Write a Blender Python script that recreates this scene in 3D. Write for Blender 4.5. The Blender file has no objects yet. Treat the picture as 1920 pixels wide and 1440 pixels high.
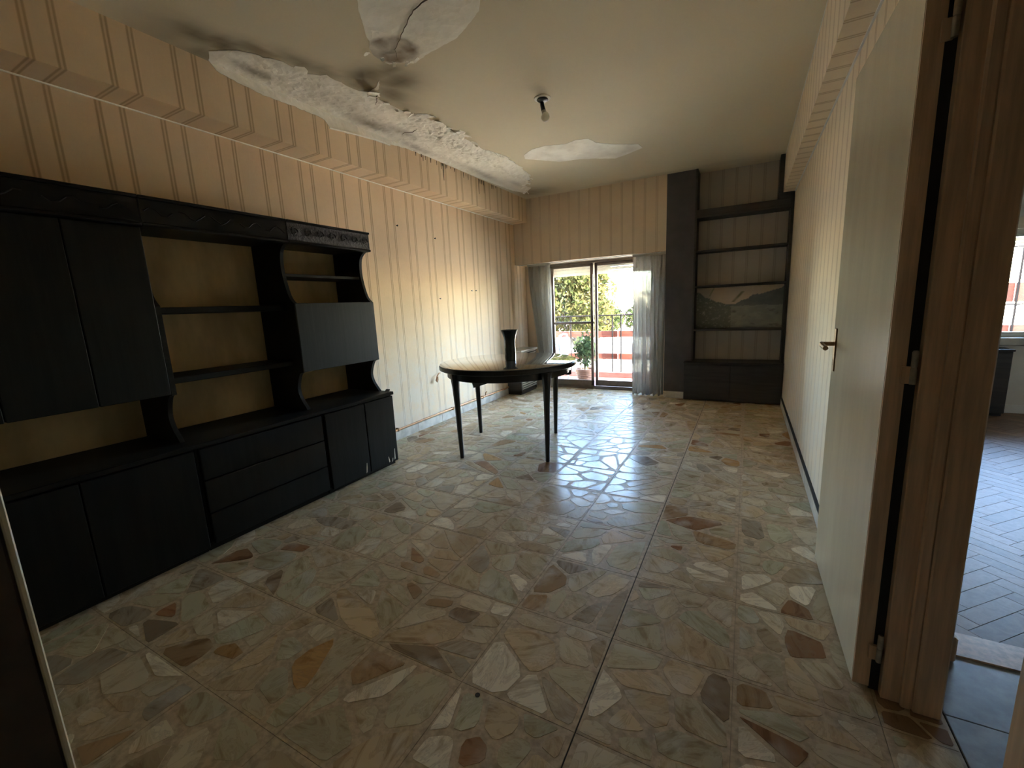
import bpy, bmesh, math, random
from mathutils import Vector, Matrix, noise
from mathutils.geometry import delaunay_2d_cdt

# ------------------------------------------------------------------ camera, world, sun, exposure
scene = bpy.context.scene
COL = scene.collection
F_PX, YAW, PITCH, ROLL, EYE = 806.66, -0.50048, -0.17832, -0.04584, 1.23
def cam_axes():
    cy, sy, cp, sp, cr, sr = math.cos(YAW), math.sin(YAW), math.cos(PITCH), math.sin(PITCH), math.cos(ROLL), math.sin(ROLL)
    fw = Vector((sy*cp, cy*cp, sp)); r = Vector((cy, -sy, 0)); u = r.cross(fw)
    return r*cr+u*sr, u*cr-r*sr, fw
RT, UP, FW = cam_axes()
cam_data = bpy.data.cameras.new('camera'); cam = bpy.data.objects.new('camera', cam_data); COL.objects.link(cam)
cam_data.sensor_width = 36; cam_data.lens = F_PX/1920*36; cam_data.clip_start = .02; cam_data.clip_end = 300
mw = Matrix((RT, UP, -FW)).transposed().to_4x4(); mw.translation = (0, 0, EYE); cam.matrix_world = mw
scene.camera = cam
scene.view_settings.view_transform = 'Standard'; scene.view_settings.look = 'None'
scene.view_settings.exposure = 5.05; scene.view_settings.gamma = 1; scene.view_settings.use_curve_mapping = False
scene.cycles.use_denoising = True
scene.cycles.max_bounces = 14; scene.cycles.diffuse_bounces = 8; scene.cycles.transparent_max_bounces = 24
scene.cycles.sample_clamp_indirect = 12

SUN_DIR = Vector((.80, -.12, .62)).normalized()       # towards the sun: outside, along the facade, never into the room
world = bpy.data.worlds.new('sky'); scene.world = world; world.use_nodes = True
wn = world.node_tree; wn.nodes.clear()
w_out = wn.nodes.new('ShaderNodeOutputWorld'); w_bg = wn.nodes.new('ShaderNodeBackground'); w_sky = wn.nodes.new('ShaderNodeTexSky')
w_sky.sky_type = 'NISHITA'; w_sky.sun_disc = False; w_sky.sun_elevation = math.asin(SUN_DIR.z)
w_sky.sun_rotation = math.atan2(SUN_DIR.x, SUN_DIR.y); w_sky.dust_density = .3; w_sky.air_density = 1.0; w_sky.ozone_density = 1.0
w_bg.inputs['Strength'].default_value = .36
wn.links.new(w_sky.outputs[0], w_bg.inputs[0]); wn.links.new(w_bg.outputs[0], w_out.inputs[0])
sun_d = bpy.data.lights.new('sun', 'SUN'); sun_d.energy = 5.0; sun_d.angle = .009; sun_d.color = (1, .93, .82)
sun = bpy.data.objects.new('sun', sun_d); COL.objects.link(sun)
sun.rotation_euler = SUN_DIR.to_track_quat('Z', 'Y').to_euler()
def portal(name, x0, x1, z0, z1, y):
    d = bpy.data.lights.new(name, 'AREA'); d.shape = 'RECTANGLE'; d.size = x1-x0; d.size_y = z1-z0
    d.cycles.is_portal = True
    o = bpy.data.objects.new(name, d); COL.objects.link(o)
    o.location = ((x0+x1)/2, y, (z0+z1)/2); o.rotation_euler = (math.radians(-90), 0, 0)
portal('sky_portal', -2.6, -1.05, 0, 1.8, 6.16)
portal('sky_portal', 1.85, 3.05, .7, 1.75, 6.16)

# ------------------------------------------------------------------ constants
ZC = 2.665                       # ceiling
XL, XR = -2.945, .394            # living room side walls
YB, YW = 5.63, 5.97              # face of the beam over the window, plane of the window
YN = 5.85                        # back of the bookcase niche
XS, ZS = -2.73, 2.36             # left soffit front, bottom
rnd = random.Random(7)

def proj(p):
    v = Vector(p)-Vector((0, 0, EYE)); d = v.dot(FW)
    if d < .05: return None
    return 960+F_PX*v.dot(RT)/d, 720-F_PX*v.dot(UP)/d

# ------------------------------------------------------------------ helpers
ORG = {}
def wloc(o): return ORG.get(o.name, Vector((0, 0, 0))) if o else Vector((0, 0, 0))
def tag(o, label=None, cat=None, group=None, kind=None):
    if label: o['label'] = label
    if cat: o['category'] = cat
    if group: o['group'] = group
    if kind: o['kind'] = kind
    return o
def thing(name, loc, label, cat, group=None, kind=None):
    o = bpy.data.objects.new(name, None); COL.objects.link(o); o.empty_display_size = .05
    o.location = loc; ORG[o.name] = Vector(loc)
    return tag(o, label, cat, group, kind)
class MB:
    """collects geometry in world coordinates; build() links it as one mesh object"""
    def __init__(s): s.v = []; s.f = []; s.c = []
    def add(s, vs, fs, col=None):
        n = len(s.v); s.v += [tuple(v) for v in vs]; s.f += [tuple(i+n for i in f) for f in fs]
        s.c += [col]*len(vs); return s
    def box(s, x0, y0, z0, x1, y1, z1, b=0.0):
        x0, x1 = min(x0, x1), max(x0, x1); y0, y1 = min(y0, y1), max(y0, y1); z0, z1 = min(z0, z1), max(z0, z1)
        if b <= 0:
            return s.add([(x0,y0,z0),(x1,y0,z0),(x1,y1,z0),(x0,y1,z0),(x0,y0,z1),(x1,y0,z1),(x1,y1,z1),(x0,y1,z1)],
                         [(0,3,2,1),(4,5,6,7),(0,1,5,4),(1,2,6,5),(2,3,7,6),(3,0,4,7)])
        b = min(b, (x1-x0)*.45, (y1-y0)*.45, (z1-z0)*.45)
        bm = bmesh.new(); bmesh.ops.create_cube(bm, size=1)
        for v in bm.verts: v.co = Vector(((x0+x1)/2+v.co.x*(x1-x0), (y0+y1)/2+v.co.y*(y1-y0), (z0+z1)/2+v.co.z*(z1-z0)))
        bmesh.ops.bevel(bm, geom=bm.edges[:], offset=b, segments=1, affect='EDGES', profile=.5)
        return s.bm(bm)
    def bm(s, bm):
        bm.verts.index_update(); s.add([v.co for v in bm.verts], [[v.index for v in f.verts] for f in bm.faces]); bm.free(); return s
    def prism(s, poly, axis, a, b):
        """poly of (u,v) extruded along axis from a to b; axis x: (y,z), y: (x,z), z: (x,y)"""
        def P(u, v, w): return {'x': (w, u, v), 'y': (u, w, v), 'z': (u, v, w)}[axis]
        n = len(poly)
        return s.add([P(u, v, a) for u, v in poly]+[P(u, v, b) for u, v in poly],
                     [tuple(range(n-1, -1, -1)), tuple(range(n, 2*n))]+[(i, (i+1) % n, n+(i+1) % n, n+i) for i in range(n)])
    def lathe(s, c, prof, seg=24, axis='z', cap=True):
        vs = []; fs = []
        for r, h in prof:
            for k in range(seg):
                a = 2*math.pi*k/seg; x, y = r*math.cos(a), r*math.sin(a)
                vs.append({'z': (c[0]+x, c[1]+y, c[2]+h), 'x': (c[0]+h, c[1]+x, c[2]+y), 'y': (c[0]+x, c[1]+h, c[2]+y)}[axis])
        for j in range(len(prof)-1):
            for k in range(seg):
                k2 = (k+1) % seg; fs.append((j*seg+k, j*seg+k2, (j+1)*seg+k2, (j+1)*seg+k))
        if cap: fs += [tuple(range(seg-1, -1, -1)), tuple((len(prof)-1)*seg+k for k in range(seg))]
        return s.add(vs, fs)
    def tube(s, pts, r, seg=8, r2=None):
        pts = [Vector(p) for p in pts]; vs = []; fs = []; n = len(pts)
        for i, p in enumerate(pts):
            t = (pts[min(i+1, n-1)]-pts[max(i-1, 0)]).normalized()
            a = t.cross(Vector((0, 0, 1)));  a = t.cross(Vector((1, 0, 0))) if a.length < .05 else a
            a.normalize(); b = t.cross(a)
            rr = r if r2 is None else r+(r2-r)*i/(n-1)
            for k in range(seg):
                q = 2*math.pi*k/seg; vs.append(p+a*rr*math.cos(q)+b*rr*math.sin(q))
        for i in range(n-1):
            for k in range(seg):
                k2 = (k+1) % seg; fs.append((i*seg+k, i*seg+k2, (i+1)*seg+k2, (i+1)*seg+k))
        fs += [tuple(range(seg-1, -1, -1)), tuple((n-1)*seg+k for k in range(seg))]
        return s.add(vs, fs)
    def obox(s, c, half, rz, tilt=0):
        m = Matrix.Rotation(rz, 3, 'Z') @ Matrix.Rotation(tilt, 3, 'Y')
        c = Vector(c); hs = half
        vs = [c+m@Vector((sx*hs[0], sy*hs[1], sz*hs[2])) for sz in (-1, 1) for sx, sy in ((-1,-1),(1,-1),(1,1),(-1,1))]
        return s.add(vs, [(0,3,2,1),(4,5,6,7),(0,1,5,4),(1,2,6,5),(2,3,7,6),(3,0,4,7)])
    def build(s, name, mat, parent=None, smooth=None, loc=None):
        o0 = wloc(parent) if parent else Vector(loc or (0, 0, 0))
        me = bpy.data.meshes.new(name); me.from_pydata([tuple(Vector(v)-o0) for v in s.v], [], s.f); me.update()
        if any(c is not None for c in s.c):
            at = me.color_attributes.new('Col', 'FLOAT_COLOR', 'POINT')
            for i, c in enumerate(s.c): at.data[i].color = (*(c or (.5, .5, .5)), 1)
        bm = bmesh.new(); bm.from_mesh(me); bmesh.ops.recalc_face_normals(bm, faces=bm.faces[:]); bm.to_mesh(me); bm.free()
        if smooth:
            me.shade_smooth(); me.set_sharp_from_angle(angle=math.radians(smooth))
        if mat: me.materials.append(mat)
        o = bpy.data.objects.new(name, me); COL.objects.link(o)
        if parent: o.parent = parent; ORG[o.name] = o0
        else: o.location = o0; ORG[o.name] = o0
        return o
def struct(o): o['kind'] = 'structure'; return o
def smoothpoly(pts, n=5):
    out = []
    for i in range(len(pts)-1):
        p0, p1, p2, p3 = pts[max(i-1, 0)], pts[i], pts[i+1], pts[min(i+2, len(pts)-1)]
        for k in range(n):
            t = k/n
            out.append(tuple(.5*((2*p1[j])+(-p0[j]+p2[j])*t+(2*p0[j]-5*p1[j]+4*p2[j]-p3[j])*t*t+(-p0[j]+3*p1[j]-3*p2[j]+p3[j])*t**3) for j in (0, 1)))
    return out+[pts[-1]]

# ------------------------------------------------------------------ materials
class NT:
    def __init__(s, name):
        s.m = bpy.data.materials.new(name); s.m.use_nodes = True; s.t = s.m.node_tree; s.n = s.t.nodes
        s.b = s.n['Principled BSDF']; s.out = s.n['Material Output']
    def node(s, typ, **kw):
        n = s.n.new(typ)
        for k, v in kw.items(): setattr(n, k, v)
        return n
    def link(s, a, b): s.t.links.new(a, b)
    def math(s, op, a, b=None, c=None, clamp=False):
        n = s.node('ShaderNodeMath', operation=op, use_clamp=clamp)
        for i, x in enumerate((a, b, c)):
            if x is None: continue
            if isinstance(x, (int, float)): n.inputs[i].default_value = x
            else: s.link(x, n.inputs[i])
        return n.outputs[0]
    def mix(s, fac, a, b, blend='MIX'):
        n = s.node('ShaderNodeMix', data_type='RGBA', blend_type=blend)
        for i, x in ((0, fac), (6, a), (7, b)):
            if isinstance(x, (int, float)): n.inputs[i].default_value = x
            elif isinstance(x, tuple): n.inputs[i].default_value = (*x, 1)
            else: s.link(x, n.inputs[i])
        return n.outputs[2]
    def noise(s, scale=5, detail=4, rough=.55, stretch=(1, 1, 1), dist=0):
        tc = s.node('ShaderNodeTexCoord'); mp = s.node('ShaderNodeMapping'); mp.inputs['Scale'].default_value = stretch
        s.link(tc.outputs['Object'], mp.inputs[0]); n = s.node('ShaderNodeTexNoise')
        n.inputs['Scale'].default_value = scale; n.inputs['Detail'].default_value = detail
        n.inputs['Roughness'].default_value = rough; n.inputs['Distortion'].default_value = dist
        s.link(mp.outputs[0], n.inputs['Vector']); return n.outputs[0]
    def ramp(s, v, a, b):
        n = s.node('ShaderNodeMapRange', interpolation_type='SMOOTHSTEP'); s.link(v, n.inputs[0])
        n.inputs[1].default_value = a; n.inputs[2].default_value = b; return n.outputs[0]
    def bump(s, v, strength, dist=.01):
        n = s.node('ShaderNodeBump'); n.inputs['Strength'].default_value = strength; n.inputs['Distance'].default_value = dist
        s.link(v, n.inputs['Height']); s.link(n.outputs[0], s.b.inputs['Normal']); return n
def mat(name, col, rough=.5, var=.15, scale=6, bump=0, metal=0, stretch=(1, 1, 1), coat=0, spec=.5, bd=.01, detail=4):
    t = NT(name); n = t.noise(scale, detail, .6, stretch)
    a = tuple(c*(1-var) for c in col); b = tuple(min(1, c*(1+var)) for c in col)
    t.link(t.mix(t.ramp(n, .3, .7), a, b), t.b.inputs['Base Color'])
    t.b.inputs['Roughness'].default_value = rough; t.b.inputs['Metallic'].default_value = metal
    t.b.inputs['Coat Weight'].default_value = coat; t.b.inputs['Specular IOR Level'].default_value = spec
    if bump: t.bump(n, bump, bd)
    return t.m
def wallpaper(name, axis, pitch, c1, c2, base=(.82, .62, .40), offset=0, lo=False, k_=.82):
    t = NT(name); tc = t.node('ShaderNodeTexCoord'); sx = t.node('ShaderNodeSeparateXYZ'); t.link(tc.outputs['Object'], sx.inputs[0])
    v = sx.outputs['XYZ'.index(axis)]
    u = t.math('FRACT', t.math('DIVIDE', t.math('SUBTRACT', v, offset), pitch))
    mask = light = None
    for c in (c1, c2):
        d = t.math('ABSOLUTE', t.math('SUBTRACT', u, c)); k = t.math('SUBTRACT', 1, t.ramp(d, .034, .062))
        inner = t.math('SUBTRACT', 1, t.ramp(d, .006, .026)); k = t.math('SUBTRACT', k, t.math('MULTIPLY', inner, .75))
        mask = k if mask is None else t.math('MAXIMUM', mask, k)
    big = t.noise(1.3, 5, .6); fine = t.noise(55, 3, .6, (1, 1, .25))
    col = t.mix(t.ramp(big, .3, .75), tuple(x*.90 for x in base), tuple(x*1.06 for x in base))
    col = t.mix(t.math('MULTIPLY', mask, k_), col, (base[0]*.56, base[1]*.49, base[2]*.42))
    if lo:      # rubbed pale and mottled low down
        z = sx.outputs[2]; w = t.math('SUBTRACT', 1, t.ramp(z, .45, 1.35)); blot = t.ramp(t.noise(5, 8, .72), .42, .60)
        col = t.mix(t.math('MULTIPLY', t.math('MULTIPLY', w, .62), t.math('ADD', .5, t.math('MULTIPLY', blot, .5))), col, (.70, .67, .61))
        spots = t.ramp(t.noise(26, 6, .75, (1, 1, .5)), .64, .74); col = t.mix(t.math('MULTIPLY', spots, t.math('MULTIPLY', w, .5)), col, (.30, .26, .21))
    t.link(col, t.b.inputs['Base Color']); t.b.inputs['Roughness'].default_value = .72; t.b.inputs['Specular IOR Level'].default_value = .3
    hgt = t.math('ADD', t.math('MULTIPLY', mask, .6), t.math('MULTIPLY', fine, .25)); t.bump(hgt, .35, .004)
    return t.m
def attr_mat(name, rough=.6, vein=0.0, bump=0.0, scale=30, spec=.5, coat=0):
    t = NT(name); a = t.node('ShaderNodeAttribute', attribute_name='Col'); n = t.noise(scale, 5, .65, dist=1.2)
    col = a.outputs[0]
    if vein:
        k = t.ramp(n, .30, .70); col = t.mix(t.math('MULTIPLY', t.math('SUBTRACT', 1, k), vein), col, (.42, .34, .26), 'MULTIPLY')
    t.link(col, t.b.inputs['Base Color']); t.b.inputs['Roughness'].default_value = rough; t.b.inputs['Specular IOR Level'].default_value = spec
    t.b.inputs['Coat Weight'].default_value = coat; t.b.inputs['Coat Roughness'].default_value = .08
    if bump: t.bump(t.noise(scale*.35, 3, .5), bump, .004)
    return t.m
def glass_mat(name, tint=(1, 1, 1)):
    t = NT(name); t.n.remove(t.b); tr = t.node('ShaderNodeBsdfTransparent'); tr.inputs[0].default_value = (*tint, 1)
    gl = t.node('ShaderNodeBsdfGlossy'); gl.inputs['Roughness'].default_value = .03; fr = t.node('ShaderNodeFresnel'); fr.inputs[0].default_value = 1.45
    mx = t.node('ShaderNodeMixShader'); t.link(fr.outputs[0], mx.inputs[0]); t.link(tr.outputs[0], mx.inputs[1]); t.link(gl.outputs[0], mx.inputs[2])
    t.link(mx.outputs[0], t.out.inputs[0]); return t.m
def cloth_mat(name, col, trans=.35):
    t = NT(name); t.n.remove(t.b); n = t.noise(120, 3, .6, (1, 1, .3)); c = t.mix(n, tuple(x*.82 for x in col), col)
    d = t.node('ShaderNodeBsdfDiffuse'); l = t.node('ShaderNodeBsdfTranslucent'); m = t.node('ShaderNodeMixShader'); m.inputs[0].default_value = trans
    t.link(c, d.inputs[0]); t.link(c, l.inputs[0]); t.link(d.outputs[0], m.inputs[1]); t.link(l.outputs[0], m.inputs[2]); tp = t.node('ShaderNodeBsdfTransparent'); m2 = t.node('ShaderNodeMixShader'); m2.inputs[0].default_value = .12
    t.link(m.outputs[0], m2.inputs[1]); t.link(tp.outputs[0], m2.inputs[2]); t.link(m2.outputs[0], t.out.inputs[0])
    return t.m

M = {}
M['paper_y'] = wallpaper('striped_wallpaper_side', 'Y', .284, .30, .65, offset=3.048, lo=True)
M['paper_y_r'] = wallpaper('striped_wallpaper_right', 'Y', .284, .25, .75, base=(.80, .67, .48), offset=2.0, lo=True)
M['paper_x'] = wallpaper('striped_wallpaper_back', 'X', .278, .25, .75, base=(.70, .56, .41), offset=-2.18, k_=.45)
M['paper_n'] = wallpaper('greyer_wallpaper_niche', 'X', .278, .25, .75, base=(.52, .47, .41), offset=-2.18, k_=.5)  # greyer, darker base than the paper on the beam
M['plain'] = mat('painted_plaster_wall', (.32, .26, .19), .8, .08, 2)
M['bedwall'] = mat('bedroom_wall_paint', (.72, .69, .63), .8, .06, 2)
M['ceil'] = attr_mat('stained_ceiling_paint', .85, 0, .10, 18, .2)
M['slab'] = mat('concrete', (.35, .33, .31), .9, .1)
M['plaster'] = attr_mat('bare_plaster', .9, .05, .8, 34, .1)
M['mould'] = mat('brown_mould', (.16, .12, .08), .9, .3, 30)
M['flake'] = mat('peeling_paint_flake', (.96, .92, .82), .8, .06, 30, .2)
M['dark'] = mat('black_stained_wood', (.0075, .0065, .006), .45, .35, 9, .12, stretch=(1, .25, 6), spec=.22)
M['dark2'] = mat('black_stained_front', (.0065, .006, .0056), .5, .3, 7, .1, stretch=(1, 5, .3), spec=.22)
M['carve'] = mat('carved_dark_wood', (.012, .0075, .007), .38, .4, 60, .9, spec=.45)
M['backing'] = mat('brown_back_board', (.62, .47, .25), .65, .25, 4, stretch=(1, 1, .4))
M['tabletop'] = mat('black_table_wood', (.012, .010, .009), .35, .3, 10, .05, stretch=(6, 1, 1))
M['tableglass'] = mat('table_glass_sheet', (.10, .13, .14), .03, .02, 3, spec=1.0, coat=1.0)
M['vase'] = mat('dark_glazed_ceramic', (.020, .026, .024), .25, .3, 20)
M['column'] = mat('dark_column_paint', (.075, .066, .066), .6, .15, 5)
M['case'] = mat('dark_bookcase_wood', (.033, .027, .026), .5, .3, 8, .1, stretch=(.4, 1, 6))
M['alu'] = mat('bronze_window_frame', (.20, .155, .125), .4, .15, 12, metal=.3)
M['aluout'] = mat('pale_window_frame', (.55, .53, .47), .5, .1, 12)
M['glass'] = glass_mat('window_glass', (.97, .98, .97))
M['shutter'] = mat('beige_shutter_slat', (.80, .70, .54), .6, .08, 8)
M['curtain'] = cloth_mat('grey_beige_curtain', (.56, .53, .47), .34)
M['doorwhite'] = mat('glossy_cream_door_paint', (.70, .63, .48), .2, .05, 3, .10, spec=.5, coat=.3, stretch=(3, 3, .5), bd=.006)
M['brown'] = mat('brown_varnished_wood', (.66, .46, .30), .3, .18, 10, .04, stretch=(5, 5, .3), coat=.4)
M['jamb_dark'] = mat('dark_brown_jamb', (.055, .035, .025), .5, .2, 10)
M['gap'] = mat('gap_shade_and_dark_parts', (.012, .011, .012), .7, .2)  # near-black; paints the shade in the door gap, also colours dark parts
M['steel'] = mat('worn_steel', (.42, .38, .33), .38, .2, 30, metal=.9)
M['brass'] = mat('tarnished_brass', (.30, .19, .10), .4, .3, 30, metal=.8)
M['base'] = mat('marble_baseboard', (.60, .57, .52), .3, .22, 9, .03)
M['copper'] = mat('orange_brown_pipe', (.52, .28, .13), .45, .2, 12, metal=.2)
M['grout'] = mat('tan_cement_grout', (.50, .385, .25), .5, .2, 40, .1, spec=.1)
M['bed'] = mat('tan_floor_bed', (.30, .225, .14), .6, .2, 20)
M['seam'] = mat('dark_floor_bed', (.035, .028, .02), .9, .2)
def stone_mat():
    t = NT('polished_marble_fragment'); a = t.node('ShaderNodeAttribute', attribute_name='Col'); tc = t.node('ShaderNodeTexCoord')
    geo = t.node('ShaderNodeNewGeometry'); sep = t.node('ShaderNodeSeparateColor'); t.link(a.outputs[0], sep.inputs[0])
    rot = t.node('ShaderNodeVectorRotate', rotation_type='Z_AXIS'); t.link(geo.outputs['Position'], rot.inputs['Vector']); t.link(t.math('MULTIPLY', sep.outputs[0], 61.0), rot.inputs['Angle'])
    add = t.node('ShaderNodeVectorMath', operation='MULTIPLY_ADD'); t.link(a.outputs['Vector'], add.inputs[0]); add.inputs[1].default_value = (91, 67, 53); t.link(rot.outputs[0], add.inputs[2])
    mp = t.node('ShaderNodeMapping'); mp.inputs['Scale'].default_value = (1, .35, 1); t.link(add.outputs[0], mp.inputs[0])
    n = t.node('ShaderNodeTexNoise'); n.inputs['Scale'].default_value = 17; n.inputs['Detail'].default_value = 6; n.inputs['Roughness'].default_value = .6; n.inputs['Distortion'].default_value = 1.4; t.link(mp.outputs[0], n.inputs['Vector'])
    n2 = t.node('ShaderNodeTexNoise'); n2.inputs['Scale'].default_value = 6; n2.inputs['Detail'].default_value = 3; t.link(add.outputs[0], n2.inputs['Vector'])
    col = t.mix(t.math('MULTIPLY', t.ramp(n.outputs[0], .48, .68), .75), a.outputs[0], (.50, .40, .30), 'MULTIPLY')
    col = t.mix(t.math('MULTIPLY', t.ramp(n2.outputs[0], .52, .75), .5), col, (.76, .72, .62))
    line = t.math('SUBTRACT', 1, t.ramp(t.math('ABSOLUTE', t.math('SUBTRACT', n.outputs[0], .5)), .0, .03)); col = t.mix(t.math('MULTIPLY', line, .35), col, (.30, .20, .12))
    t.link(col, t.b.inputs['Base Color']); t.b.inputs['Roughness'].default_value = .8; t.b.inputs['Specular IOR Level'].default_value = 0
    bp = t.bump(t.noise(7, 3, .5), .14, .004)
    gl = t.node('ShaderNodeBsdfGlossy'); gl.inputs['Roughness'].default_value = .21; t.link(bp.outputs[0], gl.inputs['Normal'])
    fr = t.node('ShaderNodeFresnel'); fr.inputs[0].default_value = 1.4; mx = t.node('ShaderNodeMixShader')
    t.link(t.math('MULTIPLY', t.math('MINIMUM', fr.outputs[0], .085), t.math('ADD', .6, t.math('MULTIPLY', n2.outputs[0], .8))), mx.inputs[0])
    t.link(t.b.outputs[0], mx.inputs[1]); t.link(gl.outputs[0], mx.inputs[2]); t.link(mx.outputs[0], t.out.inputs[0]); return t.m
M['stone'] = stone_mat()
M['greytile'] = mat('grey_floor_tile', (.30, .30, .29), .35, .2, 14)
M['pseam'] = mat('parquet_joint', (.12, .08, .055), .7)
M['parquet'] = attr_mat('worn_parquet', .42, .4, .15, 25, .2)
M['black'] = mat('black_plastic', (.012, .012, .013), .4, .2)
M['bulb'] = mat('frosted_glass_bulb', (.90, .86, .74), .15, .03)
M['white'] = mat('white_paint', (.72, .71, .68), .5, .05)
M['board'] = mat('red_orange_railing_board', (.10, .020, .008), .8, .3, 9, .1, stretch=(.3, 3, 5))
M['iron'] = mat('dark_iron_bar', (.011, .009, .009), .8, .2, spec=.05)
M['redtile'] = mat('red_clay_tile', (.10, .032, .026), .6, .2, 12)
M['terracotta'] = mat('terracotta', (.12, .055, .032), .8, .15, 12)
M['chair'] = mat('pale_blue_white_plastic', (.16, .17, .19), .4, .05)
M['soil'] = mat('dark_soil', (.06, .045, .03), .95, .3, 40, .4)
M['bark'] = mat('tree_bark', (.04, .03, .022), .9, .3, 20, .5)
M['leaf'] = attr_mat('leaves', .8, .15, 0, 8, .02)
M['street'] = mat('pale_pavement', (.62, .53, .40), .9, .1, .5)
M['facade'] = mat('white_facade', (.84, .76, .62), .8, .04, 1)
M['pole'] = mat('brown_pole', (.040, .022, .013), .8, .2)

# ------------------------------------------------------------------ room shell
wl = struct(MB().box(-3.1, .03, 0, XL, 6.12, ZC).build('wall_left', M['paper_y']))
MB().box(XL, .163, ZS, XS, YB, ZC).build('soffit', M['paper_y'], wl)
MB().box(XL, .163, ZS-.007, XL+.006, YB, ZS).build('edge_bead', M['flake'], wl)
wr = MB().box(XR, 1.53, 0, .52, 6.12, ZC).box(XR, .772, 2.07, .52, 1.53, ZC).box(XR, -1.6, 0, .52, .772, ZC)
wr = struct(wr.build('wall_right', M['paper_y_r']))
MB().box(.288, .163, 2.28, XR, YN, ZC).build('soffit', M['paper_y_r'], wr)
MB().box(.2865, .163, ZC-.012, .2895, YN, ZC).box(.385, .163, 2.274, XR, YN, 2.281).build('edge_bead', M['white'], wr)
wb = MB().box(XL, YW, 0, -2.57, 6.12, 1.80).box(-1.07, YW, 0, -.885, 6.12, 1.80)
wb = struct(wb.build('wall_back', M['paper_x']))
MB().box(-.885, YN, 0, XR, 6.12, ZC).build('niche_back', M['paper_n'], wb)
MB().box(XL, YB, 1.805, -.885, 6.12, ZC).build('beam', M['paper_x'], wb)
wc = struct(MB().box(-.885, YB, .085, -.57, YN, ZC).build('wall_column', M['column']))
struct(MB().box(-.885, YB+.004, 0, -.57, YN, .085).build('baseboard_column', M['base']))
struct(MB().box(-2.945, .03, 0, -1.0, .163, ZC).box(-1.0, .03, 2.1, .394, .163, ZC).build('wall_front', M['plain']))
struct(MB().box(-1.9, -1.75, 0, 1.9, -1.6, ZC).build('wall_hall_rear', M['plain']))
struct(MB().box(-1.9, -1.6, 0, -1.75, .03, ZC).build('wall_hall_side', M['plain']))
struct(MB().box(1.75, -1.6, 0, 1.9, 1.8, ZC).build('wall_lobby_side', M['bedwall']))
struct(MB().box(.52, 1.78, 0, .60, 1.9, ZC).box(1.42, 1.78, 0, 3.75, 1.9, ZC).box(.60, 1.78, 2.07, 1.42, 1.9, ZC).build('wall_bedroom_front', M['bedwall']))
struct(MB().box(3.6, 1.9, 0, 3.75, 6.12, ZC).build('wall_bedroom_right', M['bedwall']))
struct(MB().box(.52, 5.82, 0, 1.85, 6.12, ZC).box(3.05, 5.82, 0, 3.6, 6.12, ZC).box(1.85, 5.82, 0, 3.05, 6.12, .65).box(1.85, 5.82, 1.82, 3.05, 6.12, ZC).build('wall_bedroom_back', M['bedwall']))

# ceiling: painted grid carrying the damp stains and other darker marks, concrete slab above
PA = [(-2.627,1.555),(-2.578,1.581),(-2.495,1.636),(-2.463,1.686),(-2.447,1.721),(-2.452,1.749),(-2.423,1.774),(-2.396,1.83),(-2.403,1.885),(-2.401,1.9),(-2.378,1.895),(-2.345,1.93),(-2.367,1.971),(-2.395,1.988),(-2.348,2.041),(-2.311,2.058),(-2.321,2.097),(-2.32,2.128),(-2.308,2.166),(-2.314,2.235),(-2.303,2.3),(-2.263,2.344),(-2.174,2.328),(-2.093,2.279),(-2.173,2.354),(-2.288,2.415),(-2.279,2.505),(-2.27,2.6),(-2.269,2.682),(-2.235,2.758),(-2.155,2.814),(-2.135,2.883),(-2.198,2.884),(-2.155,3.008),(-2.182,3.113),(-2.192,3.237),(-2.123,3.193),(-2.114,3.265),(-2.203,3.37),(-2.182,3.505),(-2.207,3.679),(-2.169,3.758),(-2.117,3.974),(-2.141,4.051),(-2.152,4.327),(-2.19,4.594),(-2.259,4.791),(-2.433,5.016),(-2.418,5.148),(-2.59,5.331),(-2.666,5.108),(-2.693,4.755),(-2.718,4.438),(-2.722,3.912),(-2.735,3.488),(-2.742,3.242),(-2.759,3.085),(-2.784,2.837),(-2.81,2.615),(-2.834,2.415),(-2.789,2.367),(-2.78,2.289),(-2.786,2.085),(-2.791,1.938),(-2.784,1.805),(-2.776,1.713),(-2.763,1.642),(-2.735,1.615)]
PB = [(-1.66,1.707),(-1.712,1.761),(-1.782,1.859),(-1.817,1.903),(-1.847,1.96),(-1.896,2.003),(-1.925,2.063),(-1.931,2.123),(-1.916,2.18),(-1.835,2.213),(-1.775,2.252),(-1.683,2.222),(-1.557,2.206),(-1.435,2.188),(-1.3,2.118),(-1.223,2.073),(-1.178,2.013),(-1.12,1.88),(-1.15,1.72),(-1.26,1.58),(-1.40,1.52),(-1.54,1.58)]
PC = [(-1.957,4.036),(-1.835,3.949),(-1.689,3.938),(-1.524,4.009),(-1.407,3.968),(-1.307,4.009),(-1.279,4.137),(-1.142,4.284),(-.957,4.416),(-.944,4.543),(-1.029,4.586),(-1.13,4.641),(-1.25,4.688),(-1.431,4.554),(-1.554,4.484),(-1.749,4.439),(-1.895,4.272),(-2.003,4.152)]
def fbm(x, y, s, o=4, seed=0.0):
    v = a = 0.0; w = 1.0
    for k in range(o): v += w*noise.noise(Vector((x*s+seed, y*s-seed, seed*1.7))); a += w; w *= .55; s *= 2.1
    return v/a
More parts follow.
